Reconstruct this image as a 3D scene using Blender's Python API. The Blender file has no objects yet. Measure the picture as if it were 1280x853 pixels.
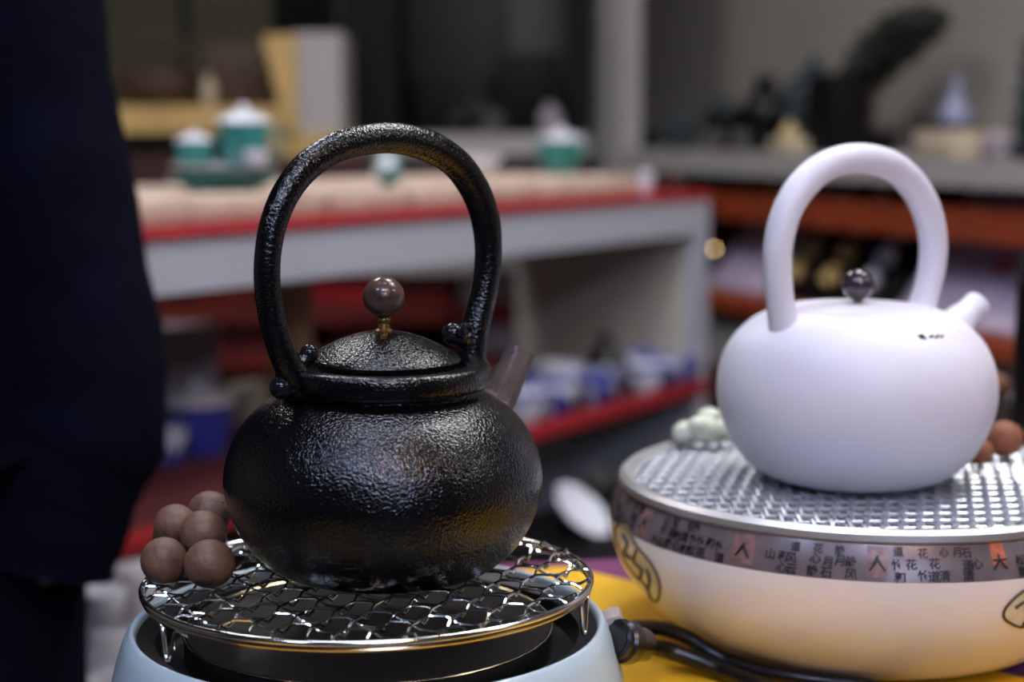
import bpy, bmesh, math, random
from mathutils import Vector, Matrix, Euler
random.seed(7)
SC = bpy.context.scene
COL = SC.collection
PI = math.pi
# ---------------------------------------------------------------- camera
F = 2060.0                       # focal length in pixels of the 1280x853 frame
HC = 1.0985                      # camera height; table top is at 0.80
PITCH = math.radians(7.49)
ROLL = 0.0
cam = bpy.data.cameras.new('camera'); camo = bpy.data.objects.new('camera', cam); COL.objects.link(camo)
cam.sensor_width = 36.0; cam.lens = F / 1280 * 36.0
camo.location = (0, 0, HC)
CM = (Euler((PI / 2 - PITCH, 0, 0)).to_matrix() @ Matrix.Rotation(ROLL, 3, 'Z'))
camo.rotation_euler = CM.to_euler()
cam.dof.use_dof = True; cam.dof.focus_distance = 0.765; cam.dof.aperture_fstop = 4.6
cam.clip_start = 0.01
SC.camera = camo
# ---------------------------------------------------------------- world, exposure
w = bpy.data.worlds.new('hall'); SC.world = w; w.use_nodes = True
w.node_tree.nodes['Background'].inputs[0].default_value = (0.55, 0.62, 0.80, 1)
w.node_tree.nodes['Background'].inputs[1].default_value = 0.05
SC.view_settings.view_transform = 'Standard'; SC.view_settings.look = 'None'
SC.view_settings.exposure = -0.12; SC.view_settings.gamma = 1.0
SC.view_settings.use_curve_mapping = False

# ---------------------------------------------------------------- pixel helpers (design aid: a pixel gives a direction)
C0 = Vector((0, 0, HC))
def D(px, py): return CM @ Vector(((px - 640) / F, -(py - 426.5) / F, -1.0))
def P(px, py, d): return C0 + D(px, py) * d
def onz(px, py, z):
    r = D(px, py); return C0 + r * ((z - HC) / r.z)
def onpl(px, py, pt, n):
    r = D(px, py); return C0 + r * ((pt - C0).dot(n) / r.dot(n))

# ---------------------------------------------------------------- materials
def lin(c):
    return tuple(((v / 255) / 12.92 if v <= 10.3 else ((v / 255 + .055) / 1.055) ** 2.4) for v in c) + (1,)
MATS = {}
def mat(name, rgb, rough=.5, metal=0, vary=.12, vscale=30, bump=0, bscale=200, bdist=.001, coat=0, rgb2=None, emit=0, spec=.5, thresh=None):
    m = bpy.data.materials.new(name); m.use_nodes = True
    nt = m.node_tree; b = nt.nodes['Principled BSDF']
    b.inputs['Roughness'].default_value = rough; b.inputs['Metallic'].default_value = metal
    b.inputs['Coat Weight'].default_value = coat; b.inputs['Specular IOR Level'].default_value = spec
    tc = nt.nodes.new('ShaderNodeTexCoord')
    n = nt.nodes.new('ShaderNodeTexNoise'); n.inputs['Scale'].default_value = vscale; n.inputs['Detail'].default_value = 4
    nt.links.new(tc.outputs['Object'], n.inputs['Vector'])
    r = nt.nodes.new('ShaderNodeValToRGB')
    c = lin(rgb)
    if rgb2: a, d = c, lin(rgb2)
    else:
        a = tuple(x * (1 - vary) for x in c[:3]) + (1,); d = tuple(min(1, x * (1 + vary)) for x in c[:3]) + (1,)
    lo, hi = thresh if thresh else (.3, .7)
    r.color_ramp.elements[0].position = lo; r.color_ramp.elements[0].color = a
    r.color_ramp.elements[1].position = hi; r.color_ramp.elements[1].color = d
    nt.links.new(n.outputs['Fac'], r.inputs['Fac']); nt.links.new(r.outputs['Color'], b.inputs['Base Color'])
    if bump:
        n2 = nt.nodes.new('ShaderNodeTexNoise'); n2.inputs['Scale'].default_value = bscale; n2.inputs['Detail'].default_value = 1
        nt.links.new(tc.outputs['Object'], n2.inputs['Vector'])
        bp = nt.nodes.new('ShaderNodeBump'); bp.inputs['Strength'].default_value = bump; bp.inputs['Distance'].default_value = bdist
        nt.links.new(n2.outputs['Fac'], bp.inputs['Height']); nt.links.new(bp.outputs['Normal'], b.inputs['Normal'])
    if emit:
        b.inputs['Emission Color'].default_value = c; b.inputs['Emission Strength'].default_value = emit
    MATS[name] = m
    return m
M = MATS
mat('iron', (6, 6, 8), .22, .0, .15, 60, .5, 760, .0011, spec=.6)
mat('iron_smooth', (6, 6, 8), .21, .0, .15, 60, .45, 800, .0010, spec=.6)
mat('iron_spout', (104, 92, 90), .36, .55, .3, 90, .5, 500, .0009)
mat('rivet', (34, 34, 40), .16, .5, .1)
mat('knob_wood', (96, 74, 64), .3, .0, .25, 160, .3, 300, .0008, coat=.3, rgb2=(52, 38, 34))
mat('brass', (150, 120, 70), .28, .9)
mat('chrome', (215, 213, 210), .16, 1.0, .05)
mat('gold_wire', (188, 172, 138), .2, 1.0, .06)
mat('nut', (116, 84, 64), .55, 0, .2, 90, .5, 300, .0012, rgb2=(74, 50, 38))
mat('nut_warm', (150, 92, 62), .6, 0, .2, 55, .3, 260, .001, rgb2=(118, 70, 46))
mat('stove_glaze', (172, 190, 198), .25, 0, .03, 10, coat=.3)
mat('liner', (10, 10, 14), .35, 0, .1, spec=.4)
mat('glass_plate', (9, 8, 8), .38, 0, .1, spec=.4)
mat('white_glaze', (226, 224, 232), .42, 0, .015, 10)
mat('stove_white', (226, 222, 224), .28, 0, .02, 10, coat=.15)
mat('band', (112, 100, 102), .3, .2, .2, 60)
mat('seal', (126, 94, 90), .4, 0, .4, 190)
mat('seal_orange', (176, 92, 62), .5, 0, .25, 160)
mat('ink', (20, 18, 20), .5)
mat('ink_brown', (84, 66, 44), .6)
mat('motif_fill', (206, 198, 180), .5, 0, .2, 90)
mat('mesh_silver', (214, 218, 224), .32, .85, .06)
mat('ring_steel', (226, 224, 226), .38, .9, .04)
mat('mesh_bed', (120, 124, 130), .35, .6, .2, 200)
mat('purple_ball', (52, 42, 54), .2, 0, .2, 90, coat=.5)
mat('cable', (16, 16, 19), .28, 0, .1)
mat('plug_gray', (150, 136, 134), .5)
mat('paper_yellow', (224, 172, 18), .55, 0, .04, 12, .15, 25, .002)
mat('cloth_purple', (112, 48, 92), .8, 0, .1, 60, .2, 500, .0006)
mat('table', (30, 28, 30), .6)
mat('jade', (222, 224, 196), .35, 0, .08, 80, .3, 120, .002, coat=.3)
mat('navy', (6, 7, 22), .9, 0, .25, 14, .5, 20, .012, spec=.08)
mat('navy_trouser', (6, 6, 14), .9, 0, .2, 14, .4, 26, .01, spec=.08)
mat('skin', (206, 160, 134), .55, 0, .05)
mat('hair', (18, 15, 14), .5, 0, .2, 80, .5, 180, .004)
mat('shoe', (16, 15, 16), .35)
mat('eye_white', (230, 228, 222), .2)
mat('lip', (170, 100, 92), .5)
mat('floor', (22, 20, 21), .45, 0, .2, 3)
mat('wall', (138, 132, 124), .85, 0, .05, 3)
mat('wall_dark', (36, 32, 27), .85, 0, .2, 2)
mat('ceiling', (62, 62, 64), .9)
mat('lacquer_white', (178, 180, 188), .5, 0, .04, 6)
mat('panel_cream', (196, 188, 172), .6, 0, .04, 6)
mat('board_gray', (166, 162, 158), .55, 0, .04, 6)
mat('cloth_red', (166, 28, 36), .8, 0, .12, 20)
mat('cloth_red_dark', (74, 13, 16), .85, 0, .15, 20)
mat('mat_beige', (206, 188, 168), .85, 0, .12, 14, rgb2=(176, 148, 134), bump=.3, bscale=40, bdist=.004)
mat('wood_red', (150, 62, 29), .45, 0, .25, 9)
mat('wood_maroon', (98, 26, 15), .5, 0, .3, 9)
mat('wood_dark', (56, 30, 22), .5, 0, .25, 9)
mat('wood_pale', (196, 162, 100), .55, 0, .15, 9)
mat('wood_tan', (150, 118, 82), .55, 0, .15, 9)
mat('teal', (60, 146, 140), .3, 0, .3, 30, rgb2=(30, 96, 84), coat=.3)
mat('teal_mix', (205, 214, 216), .3, 0, .2, 26, rgb2=(40, 128, 116), coat=.3, thresh=(.44, .52))
mat('porcelain', (220, 222, 230), .25, 0, .03, 10, coat=.3)
mat('porcelain_blue', (214, 218, 232), .25, 0, .1, 38, rgb2=(46, 58, 150), coat=.3, thresh=(.45, .53))
mat('blue_glaze', (52, 62, 150), .25, 0, .3, 30, coat=.3)
mat('black_glaze', (9, 9, 12), .35, 0, .2, spec=.3)
mat('dark_teal', (40, 52, 56), .4, 0, .25)
mat('dark_green', (38, 42, 32), .7, 0, .3)
mat('olive', (54, 50, 30), .8, 0, .25, 4)
mat('brown', (66, 48, 36), .7, 0, .2)
mat('gray_obj', (84, 80, 76), .7, 0, .15)
mat('carton', (158, 146, 152), .7, 0, .1, 20)
mat('pale_blue', (120, 124, 150), .4)
mat('cream', (186, 172, 146), .6, 0, .1)
mat('ivory_yellow', (206, 180, 116), .4, 0, .2)
mat('print_lilac', (158, 150, 190), .5, 0, .3, 22, rgb2=(200, 186, 198))
mat('print_red', (170, 70, 80), .5)
mat('black_matte', (6, 6, 7), .6, spec=.2)
mat('bulb_warm', (255, 214, 140), .4, emit=8)
def emat(name, rgb, s):
    m = mat(name, rgb, .5, emit=s)
    m.node_tree.nodes['Principled BSDF'].inputs['Emission Color'].default_value = lin(rgb)
emat('lamp_cool', (200, 216, 255), 55)
emat('lamp_table', (225, 232, 255), 22)
emat('lamp_warm', (255, 200, 150), 220)
emat('lamp_hall', (240, 238, 240), 27)

# ---------------------------------------------------------------- mesh helpers
def finish(me, name, material, parent=None, smooth=True, angle=40):
    if smooth:
        for p in me.polygons: p.use_smooth = True
        me.set_sharp_from_angle(angle=math.radians(angle))
    mats = material if isinstance(material, (list, tuple)) else [material]
    for k in mats: me.materials.append(M[k])
    o = bpy.data.objects.new(name, me); COL.objects.link(o)
    if parent: o.parent = parent
    return o
def obj(name, bm, material, parent=None, smooth=True, angle=40):
    me = bpy.data.meshes.new(name)
    bmesh.ops.recalc_face_normals(bm, faces=bm.faces)
    bm.to_mesh(me); bm.free()
    return finish(me, name, material, parent, smooth, angle)
def lathe(profile, seg=64, bm=None, off=(0, 0, 0), spline=False, close=False):
    bm = bm or bmesh.new()
    pr = list(profile)
    if spline: pr = crom(pr, 5)
    rings = []
    o = Vector(off)
    for r, z in pr:
        if r < 1e-6: rings.append([bm.verts.new(o + Vector((0, 0, z)))])
        else: rings.append([bm.verts.new(o + Vector((r * math.cos(2 * PI * k / seg), r * math.sin(2 * PI * k / seg), z))) for k in range(seg)])
    pairs = list(zip(rings, rings[1:]))
    if close: pairs.append((rings[-1], rings[0]))
    for a, b in pairs:
        for k in range(seg):
            k2 = (k + 1) % seg
            if len(a) == 1 and len(b) == 1: continue
            if len(a) == 1: bm.faces.new((a[0], b[k], b[k2]))
            elif len(b) == 1: bm.faces.new((a[k], a[k2], b[0]))
            else: bm.faces.new((a[k], a[k2], b[k2], b[k]))
    return bm
def crom(pts, n):
    pts = [Vector(p) for p in pts]; out = []
    for i in range(len(pts) - 1):
        p0 = pts[max(i - 1, 0)]; p1 = pts[i]; p2 = pts[i + 1]; p3 = pts[min(i + 2, len(pts) - 1)]
        for k in range(n):
            t = k / n
            out.append(.5 * ((2 * p1) + (p2 - p0) * t + (2 * p0 - 5 * p1 + 4 * p2 - p3) * t * t + (3 * p1 - p0 - 3 * p2 + p3) * t ** 3))
    out.append(pts[-1]); return out
def tube(pts, radii, sides=16, bm=None, closed=False, caps=True):
    bm = bm or bmesh.new()
    pts = [Vector(p) for p in pts]; n = len(pts)
    if not isinstance(radii, (list, tuple)): radii = [radii] * n
    t0 = (pts[1] - pts[0]).normalized()
    ref = Vector((0, 0, 1)) if abs(t0.z) < .9 else Vector((1, 0, 0))
    nrm = (ref - t0 * ref.dot(t0)).normalized()
    rings = []
    for i in range(n):
        if closed: t = (pts[(i + 1) % n] - pts[i - 1]).normalized()
        elif i == 0: t = t0
        elif i == n - 1: t = (pts[-1] - pts[-2]).normalized()
        else: t = (pts[i + 1] - pts[i - 1]).normalized()
        nrm = (nrm - t * nrm.dot(t)).normalized(); b = t.cross(nrm)
        rings.append([bm.verts.new(pts[i] + (nrm * math.cos(2 * PI * k / sides) + b * math.sin(2 * PI * k / sides)) * radii[i]) for k in range(sides)])
    for i in range(n if closed else n - 1):
        a = rings[i]; b = rings[(i + 1) % n]
        for k in range(sides): bm.faces.new((a[k], a[(k + 1) % sides], b[(k + 1) % sides], b[k]))
    if caps and not closed:
        bm.faces.new(rings[0]); bm.faces.new(rings[-1])
    return bm
def ball(r, loc=(0, 0, 0), bm=None, seg=24, sc=(1, 1, 1), lump=0):
    bm = bm or bmesh.new()
    g = bmesh.ops.create_uvsphere(bm, u_segments=seg, v_segments=seg // 2, radius=r)
    for v in g['verts']:
        k = 1 + (lump * random.uniform(-1, 1) if lump else 0)
        v.co = Vector((v.co.x * sc[0] * k, v.co.y * sc[1] * k, v.co.z * sc[2] * k)) + Vector(loc)
    return bm
def box(c, s, bm=None, rot=None, bev=0, segs=2):
    bm2 = bmesh.new()
    bmesh.ops.create_cube(bm2, size=1)
    for v in bm2.verts: v.co = Vector((v.co.x * s[0], v.co.y * s[1], v.co.z * s[2]))
    if bev: bmesh.ops.bevel(bm2, geom=list(bm2.edges), offset=bev, segments=segs, affect='EDGES', profile=.5)
    for v in bm2.verts: v.co = (rot @ v.co if rot else v.co) + Vector(c)
    if bm is None: return bm2
    me = bpy.data.meshes.new('t'); bm2.to_mesh(me); bm2.free(); bm.from_mesh(me); bpy.data.meshes.remove(me)
    return bm
def tag(o, label, cat, group=None, kind=None):
    if label: o['label'] = label
    if cat: o['category'] = cat
    if group: o['group'] = group
    if kind: o['kind'] = kind
    return o
def thing(name, label, cat, loc=(0, 0, 0), rotz=0, group=None):
    o = bpy.data.objects.new(name, None); COL.objects.link(o)
    o.location = loc; o.rotation_euler = (0, 0, rotz); o.empty_display_size = .02
    return tag(o, label, cat, group)
def struct(name, bm, m, label=None, **k):
    o = obj(name, bm, m, **k); o['kind'] = 'structure'
    if label: o['label'] = label
    return o

# ================================================================= room shell
struct('floor', box((0, .9, -.05), (9, 11.6, .1)), 'floor', 'dark polished shop floor')
struct('ceiling', box((0, .9, 2.95), (9, 11.6, .1)), 'ceiling', 'pale grey shop ceiling')
struct('wall_back', box((0, 5.65, 1.45), (9, .1, 2.9)), 'wall_dark', 'dark brown back wall of the shop')
struct('wall_right', box((3.4, 2.6, 1.45), (.1, 6.0, 2.9)), 'wall', 'grey side wall of the shop')
struct('wall_left', box((-3.4, 2.6, 1.45), (.1, 6.0, 2.9)), 'wall', 'grey side wall of the shop')
# ceiling panels (the lamps of the place, plus a fill panel by the side wall)
def panel(x, y, sx, sy, m, label, group='ceiling panels'):
    t = thing('ceiling_light', label, 'light', (x, y, 2.895), 0, group)
    bm = bmesh.new()
    for a, b, c, d in ((0, sy / 2, sx + .06, .03), (0, -sy / 2, sx + .06, .03), (sx / 2, 0, .03, sy), (-sx / 2, 0, .03, sy)):
        box((a, b, -.02), (c, d, .04), bm)
    obj('frame', bm, 'board_gray', t, smooth=False)
    obj('diffuser', box((0, 0, -.02), (sx - .03, sy - .03, .012)), m, t, smooth=False)
    return t
panel(-.2, .75, .9, .28, 'lamp_table', 'long white ceiling panel above the kettle table')
panel(.02, -1.05, .5, .5, 'lamp_cool', 'bright square ceiling panel in the aisle behind the viewer')
panel(-1.25, -.7, .4, .4, 'lamp_cool', 'bright square ceiling panel over the aisle beside the navy clad person')
panel(.9, -3.3, 1.3, .6, 'lamp_cool', 'wide bright ceiling panel far back in the hall')
for (x, y, lb) in ((2.9, .1, 'added square fill panel next to the side wall'), (.5, 1.9, 'square ceiling panel above the white bench'), (1.15, 1.35, 'square ceiling panel facing the grey wall shelf'), (-.9, 2.7, 'square ceiling panel above the pale wood cabinet')):  # side wall panel is added to brighten the jar under the bench top
    panel(x, y, .6, .6, 'lamp_hall', lb)
t = thing('downlight', 'round warm downlight set in the ceiling over the aisle', 'light', (.72, -.95, 2.895))
obj('trim_ring', lathe([(.11, 0), (.13, 0), (.13, -.03), (.11, -.03)], 32, close=True), 'chrome', t)
obj('lens', lathe([(0, -.015), (.108, -.015), (.108, -.02), (0, -.02)], 32), 'lamp_warm', t)

# ================================================================= kettle table
TZ = .80
def prism(pts, z0, z1):
    bm = bmesh.new()
    lo = [bm.verts.new((p.x, p.y, z0)) for p in pts]; hi = [bm.verts.new((p.x, p.y, z1)) for p in pts]
    n = len(pts); bm.faces.new(lo[::-1]); bm.faces.new(hi)
    for i in range(n): bm.faces.new((lo[i], lo[(i + 1) % n], hi[(i + 1) % n], hi[i]))
    return bm
TL = onz(400, 712, TZ); TN = onz(163, 930, TZ); TN = TL + (TN - TL) * 1.6
TB = onz(735, 697, TZ); TR = TL + (TB - TL).normalized() * 1.25
TF = TR + (TN - TL)
poly = [TL, TN, TF, TR]
tt = thing('display_table', 'dark display table carrying the kettles', 'table', (0, 0, 0))
obj('table_top', prism(poly, TZ - .045, TZ - .004), 'table', tt, smooth=False)
cen = sum(poly, Vector()) / 4
for p in poly:
    q = p.lerp(cen, .12); obj('leg', box((q.x, q.y, (TZ - .045) / 2), (.05, .05, TZ - .045)), 'table', tt, smooth=False)
tag(obj('purple_cloth', prism([p.lerp(cen, .012) for p in poly], TZ - .004, TZ - .0012), 'cloth_purple', smooth=False), 'purple cloth covering the kettle table, lying under the yellow sheet', 'cloth')
y1 = onz(712, 708, TZ); y2 = onz(1262, 843, TZ); yu = (y2 - y1).normalized()
lft = (TN - TL)
ypoly = [y1, TL.lerp(cen, .03) + lft * .05, TN.lerp(cen, .03), TN.lerp(cen, .03) + (TB - TL).normalized() * .75, y2 + yu * .12]
tag(obj('yellow_sheet', prism(ypoly, TZ - .0012, TZ), 'paper_yellow', smooth=False), 'bright yellow paper sheet lying under the stoves', 'paper')

# ================================================================= black kettle, wire rack and pale stove
KD = .806; S = KD / F
G = P(461, 722, KD); GZ = G.z                              # centre of the wire rack
stove = thing('electric_stove', 'pale blue glazed bowl shaped electric stove under the black kettle', 'stove', (G.x, G.y, TZ))
RIM = GZ - TZ - .020
def sl(p): return [(r * S, z) for r, z in p]
obj('stove_body', lathe([(.0, 0.0), (.100, 0.0), (.108, .003), (.1215, .012), (.1255, .022), (.1240, .034), (.1190, RIM - .008), (.1160, RIM - .002), (.1140, RIM), (.1122, RIM - .0012), (.1115, RIM - .004)], 96, spline=True), 'stove_glaze', stove)
obj('liner', lathe([(.1115, RIM - .0035), (.1030, RIM - .006), (.1000, RIM - .016), (.0, RIM - .018)], 96), 'liner', stove)
pl = obj('heating_plate', lathe([(.0, RIM - .003), (.0885, RIM - .003), (.0895, RIM - .0045), (.0895, RIM - .018)], 96), 'glass_plate', stove)
obj('plate_ring', tube([(.0897 * math.cos(a), .0897 * math.sin(a), RIM - .0035) for a in [2 * PI * k / 96 for k in range(96)]], .0006, 6, closed=True), 'gold_wire', pl)
# socket and lead
so = onpl(768, 776, Vector((G.x, G.y, 0)), Vector((0, 1, 0)))
ax = Vector((1, .10, 0)).normalized()
sockb = Vector((.118, .012, RIM - .008))
tab = obj('socket_tab', box(sockb + Vector((.0045, -.004, -.003)), (.010, .018, .024), rot=Matrix.Rotation(math.radians(-18), 3, 'Y'), bev=.003), 'plug_gray', stove)
def pth(lst, z): return [onz(x, y, zz) for (x, y), zz in zip(lst, z)]
plug = thing('power_lead', 'black power lead plugged into the pale stove, trailing across the yellow sheet', 'cable', (G.x + .13, G.y, TZ))
L = plug.location.copy()
w1 = pth([(772, 790), (795, 785), (830, 787), (865, 800), (900, 822), (945, 835), (990, 843), (1040, 851), (1100, 862), (1180, 885), (1260, 920)], [.838, .830, .824, .817, .808, .806, .806, .806, .806, .806, .806])
tdir = (TB - TL).normalized(); tn = lft.normalized()
def over_edge(k):
    e = TN + tdir * k
    return [Vector((e.x, e.y, .8065)) - tn * .06, Vector((e.x, e.y, .806)), Vector((e.x, e.y, .790)) + tn * .016, Vector((e.x, e.y, .5)) + tn * .022, Vector((e.x, e.y, .06)) + tn * .03, Vector((e.x, e.y, .005)) + tn * .10]
w1 += over_edge(.50)
wd_ = .97; ws_ = wd_ / F; wc_ = P(1080, 597, wd_); wh_ = wc_.z - TZ
foot = [(r * ws_, wh_ + z * ws_) for r, z in ((206, -196), (206, -194), (240, -178), (276, -146), (304, -108), (317, -72))]
def clear_of_bowl(p, rad):
    z = min(p.z + rad, TZ + .06) - TZ; r0 = foot[0][0]
    for (ra_, za_), (rb_, zb2_) in zip(foot, foot[1:]):
        if za_ <= z <= zb2_: r0 = ra_ + (rb_ - ra_) * (z - za_) / max(1e-6, zb2_ - za_)
    dx, dy = p.x - wc_.x, p.y - wc_.y; h = math.hypot(dx, dy); need = r0 + rad * .8
    if h < need and p.z > .79: return Vector((wc_.x + dx / h * need, wc_.y + dy / h * need, p.z))
    return p
obj('cord', tube([clear_of_bowl(p, .0042) - L for p in crom(w1, 8)], .0042, 12), 'cable', plug)
w2 = pth([(775, 805), (800, 808), (830, 812), (865, 824), (900, 838), (930, 850), (960, 862), (1000, 880), (1080, 900), (1200, 940)], [.830, .822, .815, .810, .806, .806, .806, .806, .806, .806])
w2 += over_edge(.44)
obj('cord', tube([clear_of_bowl(p, .0048) - L for p in crom(w2, 8)], .0048, 12), 'cable', plug)
ph = [P(768, 800, .800) - L, P(775, 802, .803) - L, P(786, 804, .81) - L, P(803, 806, .825) - L]
obj('plug_housing', tube(crom(ph, 6), [.0075] * 3 + [.0095] * 3 + [.0110] * 6 + [.0085] * 6 + [.005], 20), 'cable', plug)

rack = thing('wire_rack', 'round chrome wire mesh rack with wavy wires, holding the black kettle', 'rack', (G.x, G.y, GZ))
rack.rotation_euler = (math.radians(-1.0), math.radians(-.4), 0)
RR = .1085
def circ(r, z, n=96): return [(r * math.cos(2 * PI * k / n), r * math.sin(2 * PI * k / n), z) for k in range(n)]
obj('rim_wire', tube(circ(RR, -.0006), .0016, 10, closed=True), 'chrome', rack)
obj('lower_rim_wire', tube(circ(RR - .0004, -.0034), .0010, 8, closed=True), 'gold_wire', rack)
ang = math.radians(-16); cell = .0136
for fam in range(2):
    a = ang + fam * PI / 2
    du = Vector((math.cos(a), math.sin(a), 0)); dv = Vector((-math.sin(a), math.cos(a), 0))
    for i in range(-8, 9):
        off = i * cell + .003
        if abs(off) > RR - .004: continue
        half = math.sqrt(RR * RR - off * off)
        pts = []; st = cell / 8; n = int(half / st)
        for k in range(-n, n + 1):
            x = k * st
            q = (x - .003) / cell
            ph_ = (1 if (i + fam) % 2 else -1) * math.cos(PI * q)
            ph_ = max(-1, min(1, ph_ * 1.6))
            pts.append(du * x + dv * (off + .0006 * math.sin(PI * q) * (1 if i % 2 else -1)) + Vector((0, 0, .0010 + .0015 * ph_)))
        e = math.sqrt(max(0, RR * RR - off * off))
        pts = [du * -e + dv * off] + pts + [du * e + dv * off]
        obj('mesh_wire', tube(pts, .00072, 6), 'chrome', rack)
for a in (math.radians(-142), math.radians(-15), math.radians(100)):
    r0 = RR - .0008
    def fp(da, z, r=r0): return (r * math.cos(a + da), r * math.sin(a + da), z)
    fz = -.0205
    pts = crom([fp(-.16, -.0040), fp(-.06, -.0044), fp(-.025, fz + .003), fp(-.01, fz), fp(.012, fz), fp(.03, fz + .003), fp(.07, -.006), fp(.17, -.0050)], 5)
    obj('foot', tube(pts, .0011, 8), 'chrome', rack)

# --- the kettle
KB = onz(480, 715, GZ + .0032)
kettle = thing('iron_kettle', 'black textured cast iron kettle with tall arched handle on the wire rack', 'kettle', KB)
kettle.rotation_euler = (0, math.radians(.5), 0)
def kp(lst): return [(r * S * .985, z * S) for r, z in lst]
BODY = kp([(0, 3), (80, 3), (94, 0), (112, 3), (140, 14), (168, 38), (188, 70), (198, 104), (199, 128), (192, 158), (177, 186), (156, 208), (134, 222), (122, 228), (118, 236)])
obj('body', lathe(crom(BODY, 5), 128), 'iron', kettle)
obj('collar', lathe(kp([(112, 230), (118, 233), (127, 235), (132, 238), (134, 244), (134, 258), (132, 262), (128, 264), (106, 263), (103, 261), (102, 252), (90, 250)]), 128), 'iron_smooth', kettle, angle=60)
lid = obj('lid', lathe(crom(kp([(0, 303), (25, 301), (50, 294), (72, 284), (88, 275), (94, 271)]), 5) + [Vector(q) for q in kp([(96, 268), (95, 264), (90, 263), (88, 254), (0, 254)])], 128), 'iron', kettle, angle=35)
kn = obj('knob', ball(25.5 * S, (0, 0, 345 * S), seg=32, sc=(1, 1, .98)), 'knob_wood', kettle)
obj('knob_stem', lathe(kp([(0, 301), (11, 301), (11, 304), (8, 306), (7, 312), (9, 315), (9, 318), (7, 321), (0, 324)]), 32), 'brass', kn)
# handle: in the vertical plane through the kettle axis and the spout
AZ = math.radians(40)
hdir = Vector((math.cos(AZ), math.sin(AZ), 0)); hn = Vector((math.sin(AZ), -math.cos(AZ), 0))
def hpt(px, py, off=0): return onpl(px, py, KB + hn * off, hn) - KB
hp = [(377, 492), (362, 466), (348, 436), (337, 400), (331, 360), (331, 320), (338, 280), (354, 241), (380, 208), (415, 185), (455, 174), (495, 173), (535, 184), (567, 205), (590, 237), (603, 273), (607, 310), (605, 345), (599, 378), (591, 412), (587, 450)]
hr = [19, 18, 17, 16.5, 16.5, 16.5, 17, 17.5, 18, 18.5, 19, 19, 19, 18.5, 18, 17.5, 16.5, 16.3, 16.5, 18, 19]
pts = [hpt(*q) for q in hp]
full = crom([(*p, r) if False else p for p, r in zip(pts, hr)], 6)
rr = []
for i in range(len(hr) - 1):
    for k in range(6): rr.append((hr[i] + (hr[i + 1] - hr[i]) * k / 6))
rr.append(hr[-1])
rr = [r * S * (1 + .10 * (p.dot(hdir)) / .06 * .6) for r, p in zip(rr, full)]
handle = obj('handle', tube(full, rr, 28), 'iron_smooth', kettle)
# ears that carry the handle ends, with domed rivets
for (pi, po, ri, ro, bar) in (((384, 443), (349, 486), 11.5, 13.5, 9), ((564, 417), (588, 424), 14.5, 0, 14)):
    a = hpt(*pi); b = hpt(*po)
    ear = obj('handle_ear', tube([a, a.lerp(b, .5), b], [bar * S] * 3, 20), 'iron_smooth', kettle)
    obj('rivet', ball(ri * S, a, seg=20), 'rivet', ear)
    if ro: obj('rivet', ball(ro * S, b, seg=20), 'rivet', ear)
    m = b if not ro else (a + b) * .5; rad = Vector((m.x, m.y, 0)).normalized()
    zc = 249 * S
    obj('handle_lug', tube([rad * 118 * S + Vector((0, 0, zc)), rad * 140 * S + Vector((0, 0, zc)), Vector((m.x, m.y, zc + 2 * S))], [14 * S, 13 * S, 12 * S], 16), 'iron_smooth', ear)
ec = hpt(579, 414, off=.0085)
eyel = obj('eyelet', tube([ec + hn * .000 + (hdir * math.cos(q) + Vector((0, 0, 1)) * math.sin(q)) * .0034 for q in [2 * PI * k / 24 for k in range(24)]], .0013, 8, closed=True), 'rivet', kettle)
# spout
sp = [hpt(600, 520), hpt(618, 500), hpt(634, 470), hpt(649, 437)]
spc = crom(sp, 8)
sr = [34, 33, 31, 30, 28.5, 27.5, 27, 26, 25.5, 25, 24.5, 24, 23.5, 23, 22.5, 22, 22, 21.5, 21, 20.5, 20.5, 20, 20, 19.5, 19.5]
spout = obj('spout', tube(spc, [r * S for r in sr], 8), 'iron_spout', kettle, angle=25)
d = (spc[-1] - spc[-2]).normalized()
obj('spout_mouth', tube([spc[-1] - d * .004, spc[-1] + d * .0004], 13.5 * S, 20), 'black_matte', spout)

# --- nuts heaped beside the kettle
def nut(px, py, d_, r, label, m='nut', group='brown nuts beside the black kettle', at=None):
    c = P(px, py, d_) if at is None else Vector(at); rad = r * d_ / F if at is None else r
    o = thing('nut', label, 'nut', c - Vector((0, 0, rad)), random.uniform(0, 6), group)
    obj('shell', ball(rad, (0, 0, rad), seg=28, sc=(1.0, random.uniform(.97, 1.02), random.uniform(.95, .99))), m, o)
    a = random.uniform(0, 6); q = Vector((math.cos(a) * .75, math.sin(a) * .75, .62)).normalized()
    obj('stem_scar', ball(rad * .13, Vector((0, 0, rad)) + q * rad * .93, seg=10, sc=(1, 1, .6)), m, o)
    return c, rad
def depth_on(px, py_base, z):
    r = D(px, py_base); return (z - HC) / r.z
gt = GZ + .0025
d1 = depth_on(205, 731, gt); d2 = depth_on(262, 737, gt)
nut(205, 701, d1, 30, 'round brown nut at the rack rim, under the heap beside the black kettle')
nut(262, 705, d2, 32, 'large brown nut lying on the wire mesh at the kettle side of the heap')
nut(0, 0, 0, .0115, 'brown nut buried inside the heap beside the black kettle', at=(-.1692, .8090, .8926))
nut(0, 0, 0, .0095, 'smaller brown nut buried in the heap right under the topmost nut', at=(-.1503, .7930, .8906))
nut(254, 667, .7949, 30, 'dark brown nut resting in the middle of the heap on two lower nuts')
nut(219, 657, .8091, 27, 'paler brown nut on the outer side of the heap, second layer')
nut(262, 641, .8248, 28, 'topmost brown nut of the heap, half hidden behind the black kettle')

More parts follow.
